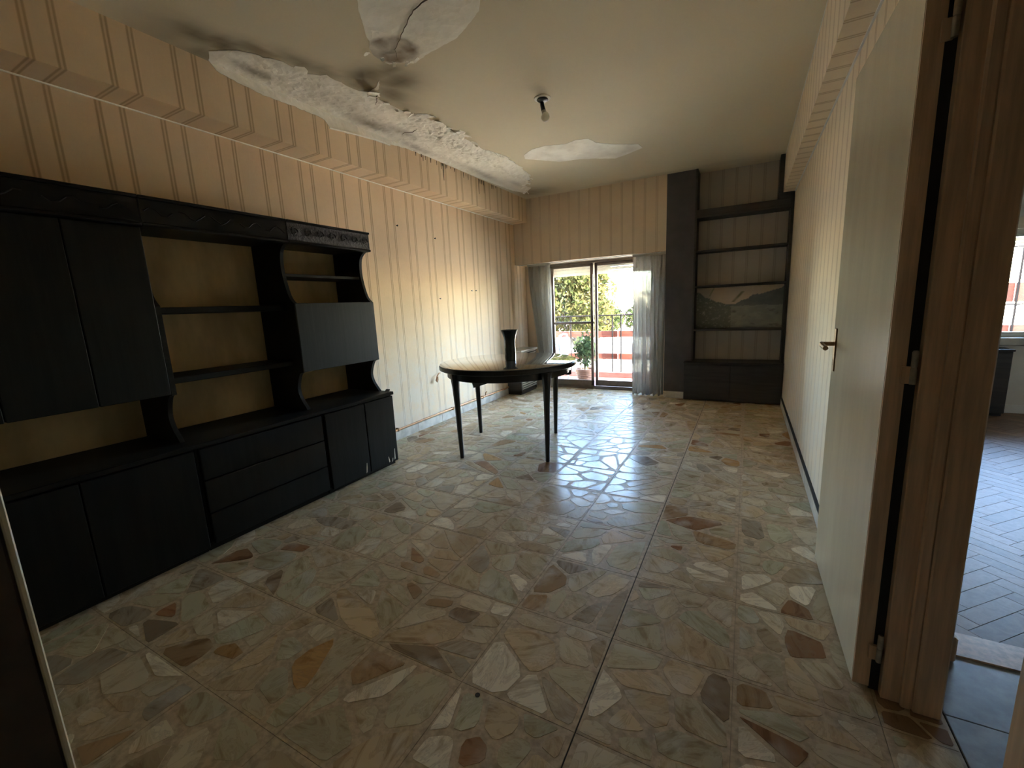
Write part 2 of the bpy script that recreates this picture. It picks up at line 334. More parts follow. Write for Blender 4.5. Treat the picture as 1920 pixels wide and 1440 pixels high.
BLOBS = [(-2.66,1.36,.16,.14,.5),(-2.55,1.45,.10,.12,.75),(-2.50,1.56,.08,.10,.8),(-2.42,1.70,.06,.12,.8),(-2.33,1.88,.05,.12,.7),(-2.28,2.05,.05,.10,.6),(-2.68,1.52,.09,.08,.7),
         (-2.12,2.20,.15,.10,.9),(-2.02,2.36,.14,.12,.85),(-2.16,2.47,.10,.14,.8),(-1.98,2.22,.10,.08,.8),(-2.24,2.26,.08,.10,.7),(-2.2,2.62,.08,.12,.45),(-2.45,5.35,.25,.2,.55),(-1.2,5.58,.8,.06,.25),(-1.31,2.955,.035,.06,.25)]  # last two: faint dark band along the beam, dark spot beside the bulb
def stain(x, y):
    s = 0.0; wx, wy = x+.05*fbm(x, y, 6, 3, 3.1), y+.05*fbm(x, y, 6, 3, 8.4)
    for bx, by, rx, ry, k in BLOBS:
        d = ((wx-bx)/rx)**2+((wy-by)/ry)**2
        if d < 4: s = max(s, k*math.exp(-d*.8))
    return min(1, s*(1+.5*fbm(x, y, 9, 4, 1.3)))
cm = MB(); nx, ny = 92, 168; cx0, cx1, cy0, cy1 = -3.1, .52, -1.75, 6.12
vs = []; cs = []
for j in range(ny+1):
    for i in range(nx+1):
        x = cx0+(cx1-cx0)*i/nx; y = cy0+(cy1-cy0)*j/ny; s = stain(x, y); t = 1+.06*fbm(x, y, 1.2, 3, 5)
        vs.append((x, y, ZC)); cs.append(tuple((a*(1-s)+b*s)*t for a, b in zip((.68, .595, .425), (.13, .10, .06))))
cm.add(vs, [(j*(nx+1)+i, (j+1)*(nx+1)+i, (j+1)*(nx+1)+i+1, j*(nx+1)+i+1) for j in range(ny) for i in range(nx)]); cm.c = cs
ceil = struct(cm.build('ceiling', M['ceil']))
MB().box(-3.1, -1.75, ZC+.003, 3.75, 6.12, ZC+.2).build('slab', M['slab'], ceil)
def uv2w(u, v, d): return (u, v, ZC-d) if u >= XS else (XS+d, v, ZC-(XS-u))
def patch(name, poly, grid, depth, rough, label, colf, ridge=None):
    fine = []
    for i, p in enumerate(poly):        # fractal outline
        q = poly[(i+1) % len(poly)]; L = math.hypot(q[0]-p[0], q[1]-p[1]); n = max(1, int(L/.022))
        for k in range(n):
            t = k/n; x = p[0]+(q[0]-p[0])*t; y = p[1]+(q[1]-p[1])*t
            j = .010 if k else 0
            fine.append(Vector((x+j*fbm(x, y, 30, 2, 2), y+j*fbm(x, y, 30, 2, 9))))
    nb = len(fine); pts = list(fine)
    xs = [p[0] for p in poly]; ys = [p[1] for p in poly]
    def inside(x, y):
        c = False
        for i in range(nb):
            a, b = fine[i], fine[i-1]
            if (a.y > y) != (b.y > y) and x < (b.x-a.x)*(y-a.y)/(b.y-a.y)+a.x: c = not c
        return c
    def dist(x, y): return min((x-p.x)**2+(y-p.y)**2 for p in fine)**.5
    x = min(xs)
    while x < max(xs):
        y = min(ys)
        while y < max(ys):
            px, py = x+grid*.35*noise.random(), y+grid*.35*noise.random()
            if inside(px, py) and dist(px, py) > grid*.45: pts.append(Vector((px, py)))
            y += grid
        x += grid
    V, E2, F2, ov, _, _ = delaunay_2d_cdt(pts, [(i, (i+1) % nb) for i in range(nb)], [], 1, 1e-6)
    m = MB(); vv = []; cc = []
    for v in V:
        d = min(.05, dist(v.x, v.y)); k = min(1, d/.03)
        h = depth*(.55+.45*k)+rough*k*(fbm(v.x, v.y, 16, 4, 4)+.35*abs(fbm(v.x, v.y, 45, 3, 6)))
        if ridge: h += k*ridge(v.x, v.y)
        vv.append(uv2w(v.x, v.y, max(.0012, h))); cc.append(colf(v.x, v.y))
    m.add(vv, [tuple(f) for f in F2]); m.c = cc
    n0 = len(m.v); idx = {}
    edges = {}
    for f in F2:
        for a, b in zip(f, list(f[1:])+[f[0]]): edges[tuple(sorted((a, b)))] = edges.get(tuple(sorted((a, b))), 0)+1
    for (a, b), c in edges.items():       # skirt back to the ceiling
        if c == 1:
            for i in (a, b):
                if i not in idx:
                    idx[i] = len(m.v); m.v.append(uv2w(V[i].x, V[i].y, -.001)); m.c.append((.30, .26, .2))
            m.f.append((a, b, idx[b], idx[a]))
    o = m.build(name, M['plaster'], ceil); o['label'] = label; return o
def mixc(a, b, t): return tuple(x+(y-x)*max(0, min(1, t)) for x, y in zip(a, b))
WH, GY, BR = (.97, .93, .82), (.36, .315, .245), (.22, .155, .10)
def colA(x, y):
    c = mixc(WH, (.80, .75, .64), .35+fbm(x, y, 5, 3, 2))
    for bx, by, rx, ry, k in ((-2.62,1.80,.05,.12,.9),(-2.55,2.35,.10,.2,.35),(-2.62,2.72,.06,.22,.95),(-2.52,2.95,.05,.18,.7),(-2.60,4.3,.06,.5,.55),(-2.66,3.3,.05,.25,.6),(-2.48,4.85,.06,.2,.4)):
        d = ((x-bx)/rx)**2+((y-by)/ry)**2; c = mixc(c, GY, k*math.exp(-d)*(1+.6*fbm(x, y, 14, 3, 7)))
    return c
def colB(x, y):
    c = mixc((.95, .91, .79), (.78, .73, .61), .4+fbm(x, y, 4, 3, 2))
    d = ((x+1.80)/.13)**2+((y-2.09)/.12)**2; c = mixc(c, BR, (.95 if d < 1 else .95*math.exp(-(d-1)*5))*(.75+.9*fbm(x, y, 11, 4, 3)))
    return c
def colC(x, y): return mixc((.97, .93, .83), (.72, .66, .56), .35+1.2*fbm(x, y, 6, 4, 2))
def ridgeA(x, y):
    if y < 2.6: return 0
    e = min(1, (y-2.6)/.5); q = math.exp(-(((x+2.30)-.02*math.sin(y*5))/.12)**2)
    return e*q*(.012+.034*abs(fbm(x, y, 13, 4, 12))+.02*max(0, fbm(x, y, 30, 3, 14)))
patch('bare_plaster', PA, .020, .004, .010, 'long peeled strip of bare white plaster along the soffit', colA, ridgeA)
patch('bare_plaster', PB, .028, .0035, .005, 'rounded peeled patch with a brown damp stain', colB)
patch('bare_plaster', PC, .03, .0035, .005, 'small white peeled patch beyond the bulb', colC)
def flake(x, y, s, a, curl, seed):
    """a curled scale of paint hanging from the edge of a bare patch"""
    r = random.Random(seed); m = MB(); n = 5; vs = []
    ca, sa = math.cos(a), math.sin(a); w = [s*(.55+.5*r.random()) for _ in range(n)]
    for i in range(n):
        t = i/(n-1); out = s*t*1.1; drop = .003+curl*t*t
        for sgn in (-1, 1):
            q = sgn*w[i]*(.5-.18*t); vs.append((x+ca*out-sa*q, y+sa*out+ca*q, ZC-drop-.004*r.random()))
    top = [(a_, b_, c_+.0025) for a_, b_, c_ in vs]; k = len(vs)
    m.add(vs+top, [(2*i, 2*i+1, 2*i+3, 2*i+2) for i in range(n-1)]+[(k+2*i, k+2*i+2, k+2*i+3, k+2*i+1) for i in range(n-1)]
          +[(2*i, 2*i+2, k+2*i+2, k+2*i) for i in range(n-1)]+[(2*i+1, k+2*i+1, k+2*i+3, 2*i+3) for i in range(n-1)]+[(0, k, k+1, 1), (2*n-2, 2*n-1, k+2*n-1, k+2*n-2)])
    return m.build('paint_flake', M['flake'], ceil)
def crack(pts):
    pts = [(x+.012*fbm(x, y, 20, 2, 3), y+.012*fbm(x, y, 20, 2, 5), ZC-.009) for k in range(len(pts)-1) for t in (0, .25, .5, .75) for x, y in [(pts[k][0]+(pts[k+1][0]-pts[k][0])*t, pts[k][1]+(pts[k+1][1]-pts[k][1])*t)]]
    MB().tube(pts, .0032, 5, .0012).build('crack', M['mould'], ceil)
crack([(-1.36, 1.86), (-1.46, 1.88), (-1.55, 1.93), (-1.66, 2.0), (-1.78, 2.08), (-1.85, 2.2)]); crack([(-2.24, 2.40), (-2.30, 2.46), (-2.36, 2.50)]); crack([(-2.38, 2.96), (-2.45, 3.0), (-2.50, 2.97), (-2.56, 2.98)])
edge = PA[26:50]
for i, p in enumerate(edge[:-1]):
    q = edge[i+1]
    for k in range(max(1, int(math.hypot(q[0]-p[0], q[1]-p[1])/.045))):
        t = rnd.random(); x, y = p[0]+(q[0]-p[0])*t-.02*rnd.random()-.01, p[1]+(q[1]-p[1])*t
        flake(x, y, .03+.035*rnd.random(), rnd.uniform(-.9, .9)+(math.pi if rnd.random() < .35 else 0), .008+.018*rnd.random(), i*31+k)
flake(-2.27, 2.40, .11, -.75, .03, 901); flake(-2.30, 2.41, .06, -.3, .02, 902)
for k, (x, y) in enumerate(((-1.90, 2.10), (-1.87, 2.17), (-1.80, 2.21), (-1.73, 2.22), (-1.92, 2.03), (-1.78, 2.235))): flake(x, y, .03, 1.9+.4*k, .012, 950+k)
# loose strip and blackened paper edge on the soffit
MB().tube([(XS+.006, 2.40, 2.563), (XS+.012, 2.62, 2.588), (XS+.008, 2.84, 2.612), (XS+.006, 3.02, 2.62)], .006, 6).build('loose_strip', M['flake'], wl)
for k in range(26):
    y = rnd.uniform(3.35, 4.9); L = rnd.uniform(.02, .06)+(.10 if k in (4, 9, 15) else 0); w = rnd.uniform(.006, .018)
    MB().prism([(y, ZC-.005), (y+w, ZC-.005), (y+w*.7, ZC-.005-L*.6), (y+w*.4, ZC-.005-L)], 'x', XS, XS+.0025+.002*rnd.random()).build('mould_streak', M['mould'], wl)

# ------------------------------------------------------------------ marble fragment floor
floor = struct(MB().box(-3.1, -1.75, -.12, .56, 6.12, -.005).build('floor', M['bed']))
MB().box(-.3868, -.4, -.0055, -.3832, 6.0, -.0030).build('open_joint', M['seam'], floor)
PAL = [((.64,.58,.46),5),((.56,.51,.39),5),((.52,.49,.37),4),((.78,.74,.64),3.2),((.58,.48,.34),5),((.48,.40,.29),3),((.40,.28,.17),1.1),((.33,.19,.11),.8),((.50,.32,.15),.6),((.42,.38,.32),2.0),((.28,.22,.16),.8),((.52,.52,.40),2)]
def pick(r):
    t = r.random()*sum(w for _, w in PAL)
    for c, w in PAL:
        t -= w
        if t <= 0: break
    k = r.uniform(.86, 1.12); return (c[0]*k*1.06, c[1]*k*.98, c[2]*k*.84)
def clip(poly, a, b, c):
    out = []
    for i, p in enumerate(poly):
        q = poly[(i+1) % len(poly)]; dp = a*p[0]+b*p[1]-c; dq = a*q[0]+b*q[1]-c
        if dp <= 0: out.append(p)
        if dp*dq < 0: t = dp/(dp-dq); out.append((p[0]+(q[0]-p[0])*t, p[1]+(q[1]-p[1])*t))
    return out
def area(p): return .5*abs(sum(p[i-1][0]*p[i][1]-p[i][0]*p[i-1][1] for i in range(len(p))))
def tile_fragments(x0, y0, x1, y1, r):
    n = r.randint(7, 13); ang = r.uniform(0, math.pi); sq = r.uniform(1.0, 2.0); ca, sa = math.cos(ang), math.sin(ang)
    def T(p): return (ca*p[0]+sa*p[1])*sq, -sa*p[0]+ca*p[1]
    seeds = []
    for _ in range(200):
        p = (r.uniform(x0, x1), r.uniform(y0, y1))
        if all((p[0]-q[0])**2+(p[1]-q[1])**2 > .0030 for q in seeds): seeds.append(p)
        if len(seeds) >= n: break
    out = []
    for i, s in enumerate(seeds):
        poly = [(x0, y0), (x1, y0), (x1, y1), (x0, y1)]; S = T(s)
        for j, o in enumerate(seeds):
            if i == j: continue
            O = T(o)            # half plane in the stretched space pulled back
            a2, b2 = O[0]-S[0], O[1]-S[1]; c2 = (O[0]**2+O[1]**2-S[0]**2-S[1]**2)/2
            poly = clip(poly, ca*sq*a2-sa*b2, sa*sq*a2+ca*b2, c2)
            if len(poly) < 3: break
        if len(poly) < 3 or area(poly) < .0006: continue
        cx = sum(p[0] for p in poly)/len(poly); cy = sum(p[1] for p in poly)/len(poly)
        g = r.uniform(.002, .007) if r.random() < .6 else r.uniform(.007, .020)
        L = math.sqrt(area(poly)); k = max(.5, 1-2*g/L)
        q = []
        for t in range(len(poly)):      # rounded, slightly irregular corners
            p, pn, pp = poly[t], poly[(t+1) % len(poly)], poly[t-1]; f = r.uniform(.06, .24)
            for o in (pp, pn): q.append((p[0]+(o[0]-p[0])*f, p[1]+(o[1]-p[1])*f))
        q = [(cx+(p[0]-cx)*k*(u_ := r.uniform(.93, 1.0)), cy+(p[1]-cy)*k*u_) for p in q]
        out.append(q)
    return out
frs = []
for j in range(-5, 11):
    for i in range(-7, 2):
        x0, y0 = max(-.385+.4*i, XL), 1.79+.4*j; x1, y1 = min(-.385+.4*(i+1), XR), min(y0+.4, YW+.02)
        if x1 < -2.5 and y1 < 2.45: continue
        if y1 < .05 or x1-x0 < .02: continue
        r = random.Random(1000+j*37+i*5)
        x0 += .0008; y0 += .0008; x1 -= .0008; y1 -= .0008
        if i == -1: x1 -= .0018
        if i == 0: x0 += .0012
        tile = MB().box(x0, y0, -.006, x1, y1, -.0010).build('floor_tile', M['grout'], floor)
        for q in tile_fragments(x0+.003, y0+.003, x1-.003, y1-.003, r):
            c = (sum(p[0] for p in q)/len(q), sum(p[1] for p in q)/len(q)); s = proj((*c, 0)); sc = 0
            if s and -20 < s[0] < 1760 and s[1] < 1500: d = Vector((c[0], c[1], -EYE)).length; sc = area(q)*EYE/d**3
            frs.append((sc, q, pick(r), tile))
for j in range(-5, 0):          # the strip running under the doorway
    y0 = 1.79+.4*j; tile = MB().box(XR+.001, y0+.001, -.006, .559, y0+.399, -.0010).build('floor_tile', M['grout'], floor)
    for q in tile_fragments(XR+.004, y0+.004, .556, y0+.396, random.Random(77+j)): frs.append((1e-4, q, (.30, .19, .12) if j == -1 else pick(rnd), tile))
frs.sort(key=lambda f: -f[0])
rest = MB()
def frag(m, q, col):
    n = len(q); cx = sum(p[0] for p in q)/n; cy = sum(p[1] for p in q)/n
    top = [(p[0]+(cx-p[0])*.012, p[1]+(cy-p[1])*.012, 0) for p in q]
    m.add([(x, y, -.003) for x, y in q]+top, [tuple(range(n, 2*n))]+[(i, (i+1) % n, n+(i+1) % n, n+i) for i in range(n)], col)
for k, (sc, q, col, tile) in enumerate(frs):
    if k < 300: m = MB(); frag(m, q, col); m.build('stone_fragment', M['stone'], tile)
    else: frag(rest, q, col)
rest.build('stone_fragments_beyond', M['stone'], floor)['kind'] = 'stuff'

MB().lathe((-.71, .97, -.0005), [(.0085, 0), (.0085, .0012), (.007, .0016)], 12).build('floor_plug', M['soil'], floor)
# lobby and bedroom floors beyond the doorway
fl = struct(MB().box(.56, -1.75, -.12, 1.9, 1.815, -.004).build('floor_lobby', M['seam']))
for j in range(0, 8):
    for i in range(0, 4):
        x0, y0 = .562+.3*i, 1.813-.3*(j+1); MB().box(x0+.001, y0+.001, -.006, x0+.299, y0+.299, 0, .0015).build('floor_tile', M['greytile'], fl)
fb = struct(MB().box(.56, 1.825, -.12, 3.75, 6.12, -.004).build('floor_bedroom', M['pseam']))
bw, bl = .07, .28; blocks = []
for a in range(-40, 41):
    for b in range(-20, 21):
        for o in (0, 1):                 # herringbone at 45 degrees
            if o == 0: x0, y0, w, l = a*bw+b*2*bl, a*bw, bl, bw
            else: x0, y0, w, l = a*bw+b*2*bl+bl, a*bw-bl+bw, bw, bl
            cx, cy = x0+w/2, y0+l/2; X, Y = 1.6+(cx-cy)*.7071, 3.8+(cx+cy)*.7071
            q = [(1.6+(px-py)*.7071, 3.8+(px+py)*.7071) for px, py in ((x0+.0012, y0+.0012), (x0+w-.0012, y0+.0012), (x0+w-.0012, y0+l-.0012), (x0+.0012, y0+l-.0012))]
            for A_, B_, C_ in ((-1, 0, -.636), (1, 0, 3.6), (0, -1, -1.93), (0, 1, 5.8)):
                if len(q) >= 3: q = clip(q, A_, B_, C_)
            if len(q) >= 3 and area(q) > .0004: blocks.append((math.hypot(X, Y)+(0 if .33 < X/Y < .52 else 20), q))
blocks.sort(); rest = MB()
for k, (d, q) in enumerate(blocks):
    r = random.Random(k); t = r.uniform(.75, 1.2); col = (.26*t, .165*t, .105*t)
    m = MB() if k < 240 else rest; n0 = len(m.v)
    m.prism(q, 'z', -.006, .0006*r.random()); m.c[n0:] = [col]*(len(m.v)-n0)
    if k < 240: m.build('parquet_block', M['parquet'], fb)
rest.build('parquet_blocks_beyond', M['parquet'], fb)['kind'] = 'stuff'
m = MB().box(.56, 1.80, -.004, 1.5, 1.93, .006); struct(m.build('trim_4', M['brown']))

# ------------------------------------------------------------------ baseboards, pipe, cable, nails
bl_ = struct(thing('baseboard_left', (XL, 3.9, 0), None, None)); br_ = struct(thing('baseboard_right', (XR, 4, 0), None, None))
y = 2.51
while y < 5.24: e = min(y+.4, 5.25); MB().box(XL, y+.001, 0, XL+.014, e-.001, .085+.002*rnd.random(), .002).build('baseboard_tile', M['base'], bl_); y = e
y = 2.0
while y < 5.53: e = min(y+.4, 5.54); MB().box(XR-.014, y+.001, 0, XR, e-.001, .085+.002*rnd.random(), .002).build('baseboard_tile', M['base'], br_); y = e
MB().box(XR-.016, 2.0, .086, XR, 5.54, .096).build('top_strip', M['gap'], br_)
pp = thing('heating_pipe', (XL+.03, 3.9, .1), 'orange-brown pipe running along the left wall above the baseboard', 'pipe')
MB().tube([(XL+.022, y_, .104+.006*math.sin(y_*2)) for y_ in [2.52]+[2.55+.1*k for k in range(27)]]+[(XL+.022, 5.235, .11)], .011, 8).build('pipe', M['copper'], pp, 60)
for y_ in (3.0, 3.9, 4.55): MB().box(XL, y_-.008, .088, XL+.036, y_+.008, .122, .003).build('clip', M['brass'], pp)
MB().tube([(XL+.022, 4.62, .11), (XL+.026, 4.62, .15), (XL+.03, 4.64, .16)], .006, 6).build('valve_stub', M['copper'], pp)
pts = [(XL+.004, 3.74, .545), (XL+.02, 3.70, .548), (XL+.028, 3.655, .525), (XL+.03, 3.63, .475), (XL+.03, 3.645, .462), (XL+.026, 3.665, .48), (XL+.022, 3.672, .515)]
tag(MB().tube(pts, .006, 6).build('cable_loop', M['copper'], None, 60, (XL, 3.7, .5)), 'short orange loop of cable hanging out of the striped wall', 'cable')
for (y_, z_), w in zip(((3.256, 2.028), (3.819, 1.974), (4.463, 1.439), (4.557, 1.44), (3.834, 1.348)), ('high one nearest the dark unit', 'high one farther from the dark unit', 'left one of the close pair', 'right one of the close pair', 'lowest one, above the table')):
    tag(MB().lathe((XL, y_, z_), [(.004, 0), (.004, .012), (.009, .013), (.008, .016)], 8, 'x').build('nail', M['black'], None, None, (XL, y_, z_)), 'dark nail in the striped wallpaper, '+w, 'nail', 'nails in the left wall')

# ------------------------------------------------------------------ dark wall unit
PROF = [(-2.566,1.70),(-2.585,1.69),(-2.640,1.638),(-2.651,1.514),(-2.615,1.365),(-2.567,1.309),(-2.564,.861),(-2.608,.843),(-2.645,.755),(-2.63,.683),(-2.573,.607)]
prof = PROF[:1]+smoothpoly(PROF[1:6], 5)+smoothpoly(PROF[6:], 5)
XB = -2.94
def side(parent, y0, y1): return MB().prism([(XB, .607)]+[(XB, 1.70)]+prof, 'y', y0, y1).build('side_panel', M['dark'], parent)
GU = 'modules of the dark wall unit'
# lower row
def base(name, y0, y1, label):
    t = thing(name, (-2.7, (y0+y1)/2, 0), label, 'cabinet', GU)
    MB().box(XB, y0, .045, -2.485, y1, .578, .002).build('body', M['dark'], t); MB().box(XB, y0, 0, -2.505, y1, .045).build('plinth', M['dark'], t); return t
b1 = base('base_cabinet', 1.858, 2.508, 'dark base cabinet with two plain doors nearest the table, scuffed bottom edge')
for y0, y1 in ((1.864, 2.206), (2.212, 2.504)): MB().box(-2.484, y0, .035, -2.463, y1, .572, .003).build('door', M['dark2'], b1)
for y0, z0, dz, dy in ((2.16, .045, .075, .012), (2.40, .045, .05, -.006), (2.46, .05, .09, .008), (2.43, .04, .03, .01)):
    MB().prism([(y0, z0), (y0+.010, z0+.006), (y0+dy+.004, z0+dz), (y0+dy, z0+dz)], 'x', -2.464, -2.4615).build('chipped_spot', M['flake'], b1)
b2 = base('base_cabinet', 1.085, 1.85, 'dark base cabinet with wide plain drawers, between the two door cabinets')
for z0, z1 in ((.045, .212), (.218, .396), (.402, .572)): MB().box(-2.484, 1.098, z0, -2.463, 1.838, z1, .003).build('drawer', M['dark2'], b2)
b3 = base('base_cabinet', .19, 1.078, 'dark base cabinet at the left picture edge, below the closed upper doors')
for y0, y1 in ((.195, .632), (.638, 1.072)): MB().box(-2.484, y0, .035, -2.463, y1, .572, .003).build('door', M['dark2'], b3)
tp = tag(MB().box(XB, .185, .580, -2.458, 2.515, .605, .004).build('worktop', M['dark'], None, None, (-2.7, 1.35, .58)), 'long dark worktop lying across the three base cabinets', 'worktop')
tp['label'] = 'long dark worktop lying across the three base cabinets, splintered at its far end'
for k in range(5):
    y_ = 2.455+.012*k; MB().prism([(y_, .604), (y_+.01, .604), (y_+.016+.006*k % .01, .614+.004*(k % 3))], 'x', -2.50-.01*k, -2.47-.008*k).build('splinter', M['carve'], tp)
# upper row
def cornice(t, y0, y1, carved):
    c = MB().box(XB, y0, 1.70, -2.545, y1, 1.812, .003).build('cornice', M['carve'] if carved else M['dark'], t)
    MB().box(XB, y0, 1.812, -2.535, y1, 1.826, .003).build('cap', M['dark'], c); MB().box(-2.60, y0, 1.685, -2.535, y1, 1.702, .004).build('lower_moulding', M['dark'], c)
    r = random.Random(int(y0*100)); n = 7 if carved else 5
    for k in range(n):
        yc = y0+(y1-y0)*(k+.5)/n
        if carved:
            pts = [(-2.542, yc+.03*math.cos(a)*(1-a/9), 1.757+.03*math.sin(a)*(1-a/9)) for a in [.5*i for i in range(13)]]
            MB().tube(pts, .0045, 5).build('carved_scroll', M['carve'], c)
        else: MB().tube([(-2.544, yc-.06+.024*i, 1.757+.018*math.sin(i*1.3+k)) for i in range(6)], .004, 5).build('carved_scroll', M['dark'], c)
    return c
u1 = thing('shelf_unit', (-2.7, 2.16, .605), 'upper dark shelf unit with scalloped sides and a closed drop front', 'shelf unit', GU)
side(u1, 1.822, 1.846); side(u1, 2.476, 2.5)
MB().box(XB, 1.846, .607, XB+.008, 2.476, 1.70).build('back_panel', M['backing'], u1)
MB().box(XB+.008, 1.846, 1.488, -2.665, 2.476, 1.508, .002).build('shelf', M['dark'], u1)
for z0 in (.868, 1.29): MB().box(XB+.008, 1.846, z0, -2.585, 2.476, z0+.02, .002).build('box_shelf', M['dark'], u1)
MB().box(-2.582, 1.824, .862, -2.562, 2.498, 1.313, .003).build('drop_front', M['dark2'], u1)
cornice(u1, 1.822, 2.5, True)
u2 = thing('shelf_unit', (-2.7, 1.45, .605), 'upper dark shelf unit with three open compartments and a brown back', 'shelf unit', GU)
side(u2, 1.068, 1.09)
MB().box(XB, 1.09, .607, XB+.008, 1.82, 1.70).build('back_panel', M['backing'], u2)
for z0 in (1.272, .905): MB().box(XB+.008, 1.09, z0, -2.655, 1.82, z0+.034, .004).build('shelf', M['dark'], u2)
cornice(u2, 1.068, 1.82, False)
u3 = thing('shelf_unit', (-2.7, .63, .605), 'upper dark unit with closed doors above a low open niche', 'shelf unit', GU)
MB().box(XB, .19, .866, -2.586, 1.066, 1.70, .002).build('body', M['dark'], u3); MB().box(XB, .19, .607, XB+.008, 1.066, .866).build('back_panel', M['backing'], u3)
MB().prism([(XB, .607), (XB, .866)]+[p for p in prof if p[1] < .866], 'y', .19, .212).build('side_panel', M['dark'], u3)
for y0, y1 in ((.193, .495), (.499, .783), (.787, 1.066)): MB().box(-2.585, y0, .864, -2.563, y1, 1.682, .003).build('door', M['dark2'], u3)
cornice(u3, .19, 1.066, False)

# ------------------------------------------------------------------ table and vase
TC = Vector((-1.82, 3.27, 0)); TR = .595
tb = thing('round_table', TC, 'round black dining table with glass top and four tapering legs', 'table')
MB().lathe(TC, [(TR-.010, .722), (TR, .727), (TR, .755), (TR-.006, .760)], 64).build('table_top', M['tabletop'], tb, 40)
MB().lathe(TC, [(TR-.008, .7602), (TR-.004, .7615), (TR-.004, .7655), (TR-.008, .767)], 64).build('glass_sheet', M['tableglass'], tb, 30)
MB().lathe(TC, [(TR-.085, .655), (TR-.065, .660), (TR-.065, .722), (TR-.10, .722)], 56, cap=False).lathe(TC, [(TR-.105, .722), (TR-.105, .655), (TR-.085, .655)], 56, cap=False).build('apron', M['tabletop'], tb, 40)
for fx, fy in ((-2.046, 2.814), (-2.289, 3.493), (-1.344, 2.993), (-1.579, 3.728)):
    d = Vector((fx-TC.x, fy-TC.y)); a = math.atan2(d.y, d.x); tx, ty = TC.x+d.x*1.035, TC.y+d.y*1.035
    m = MB(); vs = []; fs = []; secs = [(0, .0155, fx, fy), (.45, .0225, None, None), (.60, .027, None, None), (.70, .036, None, None), (.722, .040, None, None)]
    for z, hw, _, _ in secs:
        t = z/.722; cx, cy = fx+(tx-fx)*t, fy+(ty-fy)*t
        for k in range(8):
            q = a+math.pi/8+k*math.pi/4; vs.append((cx+hw*1.08*math.cos(q), cy+hw*1.08*math.sin(q), z))
    for j in range(len(secs)-1):
        for k in range(8): fs.append((j*8+k, j*8+(k+1) % 8, (j+1)*8+(k+1) % 8, (j+1)*8+k))
    fs += [tuple(range(7, -1, -1)), tuple(32+k for k in range(8))]
    m.add(vs, fs).build('leg', M['tabletop'], tb, 35)
MB().obox((-2.035, 3.40, .578), (.25, .026, .024), 0, -.31).build('extension_runner', M['tabletop'], tb)
MB().obox((-1.62, 3.52, .645), (.30, .022, .020), math.radians(-8)).build('extension_runner', M['tabletop'], tb)
VC = (-1.80, 3.285, .767)
MB_v = MB().lathe(VC, [(r_*1.12, h_) for r_, h_ in [(.038,0),(.043,.004),(.044,.03),(.0445,.06),(.043,.10),(.041,.14),(.042,.17),(.047,.20),(.055,.23),(.062,.25),(.066,.262),(.062,.262),(.055,.248),(.044,.22),(.037,.19),(.036,.14),(.036,.05),(.0,.03)]], 28)
vz = thing('vase', VC, 'dark flared ceramic vase standing on the glass table top', 'vase'); vb = MB_v.build('vessel', M['vase'], vz, 40)
MB().lathe((VC[0], VC[1], VC[2]+.262), [(.0735,-.002),(.075,.001),(.072,.003),(.069,.001)], 28, cap=False).build('rim', M['vase'], vz, 60)

# ------------------------------------------------------------------ window with sliding sashes, shutter, curtains
w1 = struct(thing('window_1', (-1.9, YW+.07, 0), None, None))
MB().box(-2.57, YW, 0, -2.545, YW+.12, 1.80).box(-1.095, YW, 0, -1.07, YW+.12, 1.80).box(-2.57, YW, 1.775, -1.07, YW+.12, 1.80).box(-2.57, YW-.03, -.002, -1.07, YW+.13, .022).box(-2.57, YW-.005, .022, -1.07, YW+.006, .040).build('frame', M['alu'], w1)
def sash(x0, x1, y, mid):
    m = MB().box(x0, y, .03, x0+.036, y+.03, 1.775, .003).box(x1-.036, y, .03, x1, y+.03, 1.775, .003).box(x0, y, .03, x1, y+.03, .115, .003).box(x0, y, 1.735, x1, y+.03, 1.775, .003)
    if mid: m.box(x0, y, .935, x1, y+.03, .968, .003)
    s = m.build('sash', M['alu'], w1)
    for z0, z1 in (((.115, .935), (.968, 1.735)) if mid else ((.115, 1.735),)): MB().box(x0+.036, y+.012, z0, x1-.036, y+.017, z1).build('pane', M['glass'], s)
    return s
s1 = sash(-2.545, -1.915, YW+.02, True); s2 = sash(-1.900, -1.095, YW+.06, False)
MB().box(-1.935, YW+.012, .90, -1.925, YW+.022, 1.05, .002).build('pull', M['black'], s1)
k = 0; z = 1.80
while z > 1.625: MB().prism([(YW+.128, z), (YW+.142, z-.012), (YW+.142, z-.034), (YW+.128, z-.043)], 'x', -2.54, -1.10).build('shutter_slat', M['shutter'], w1); z -= .045
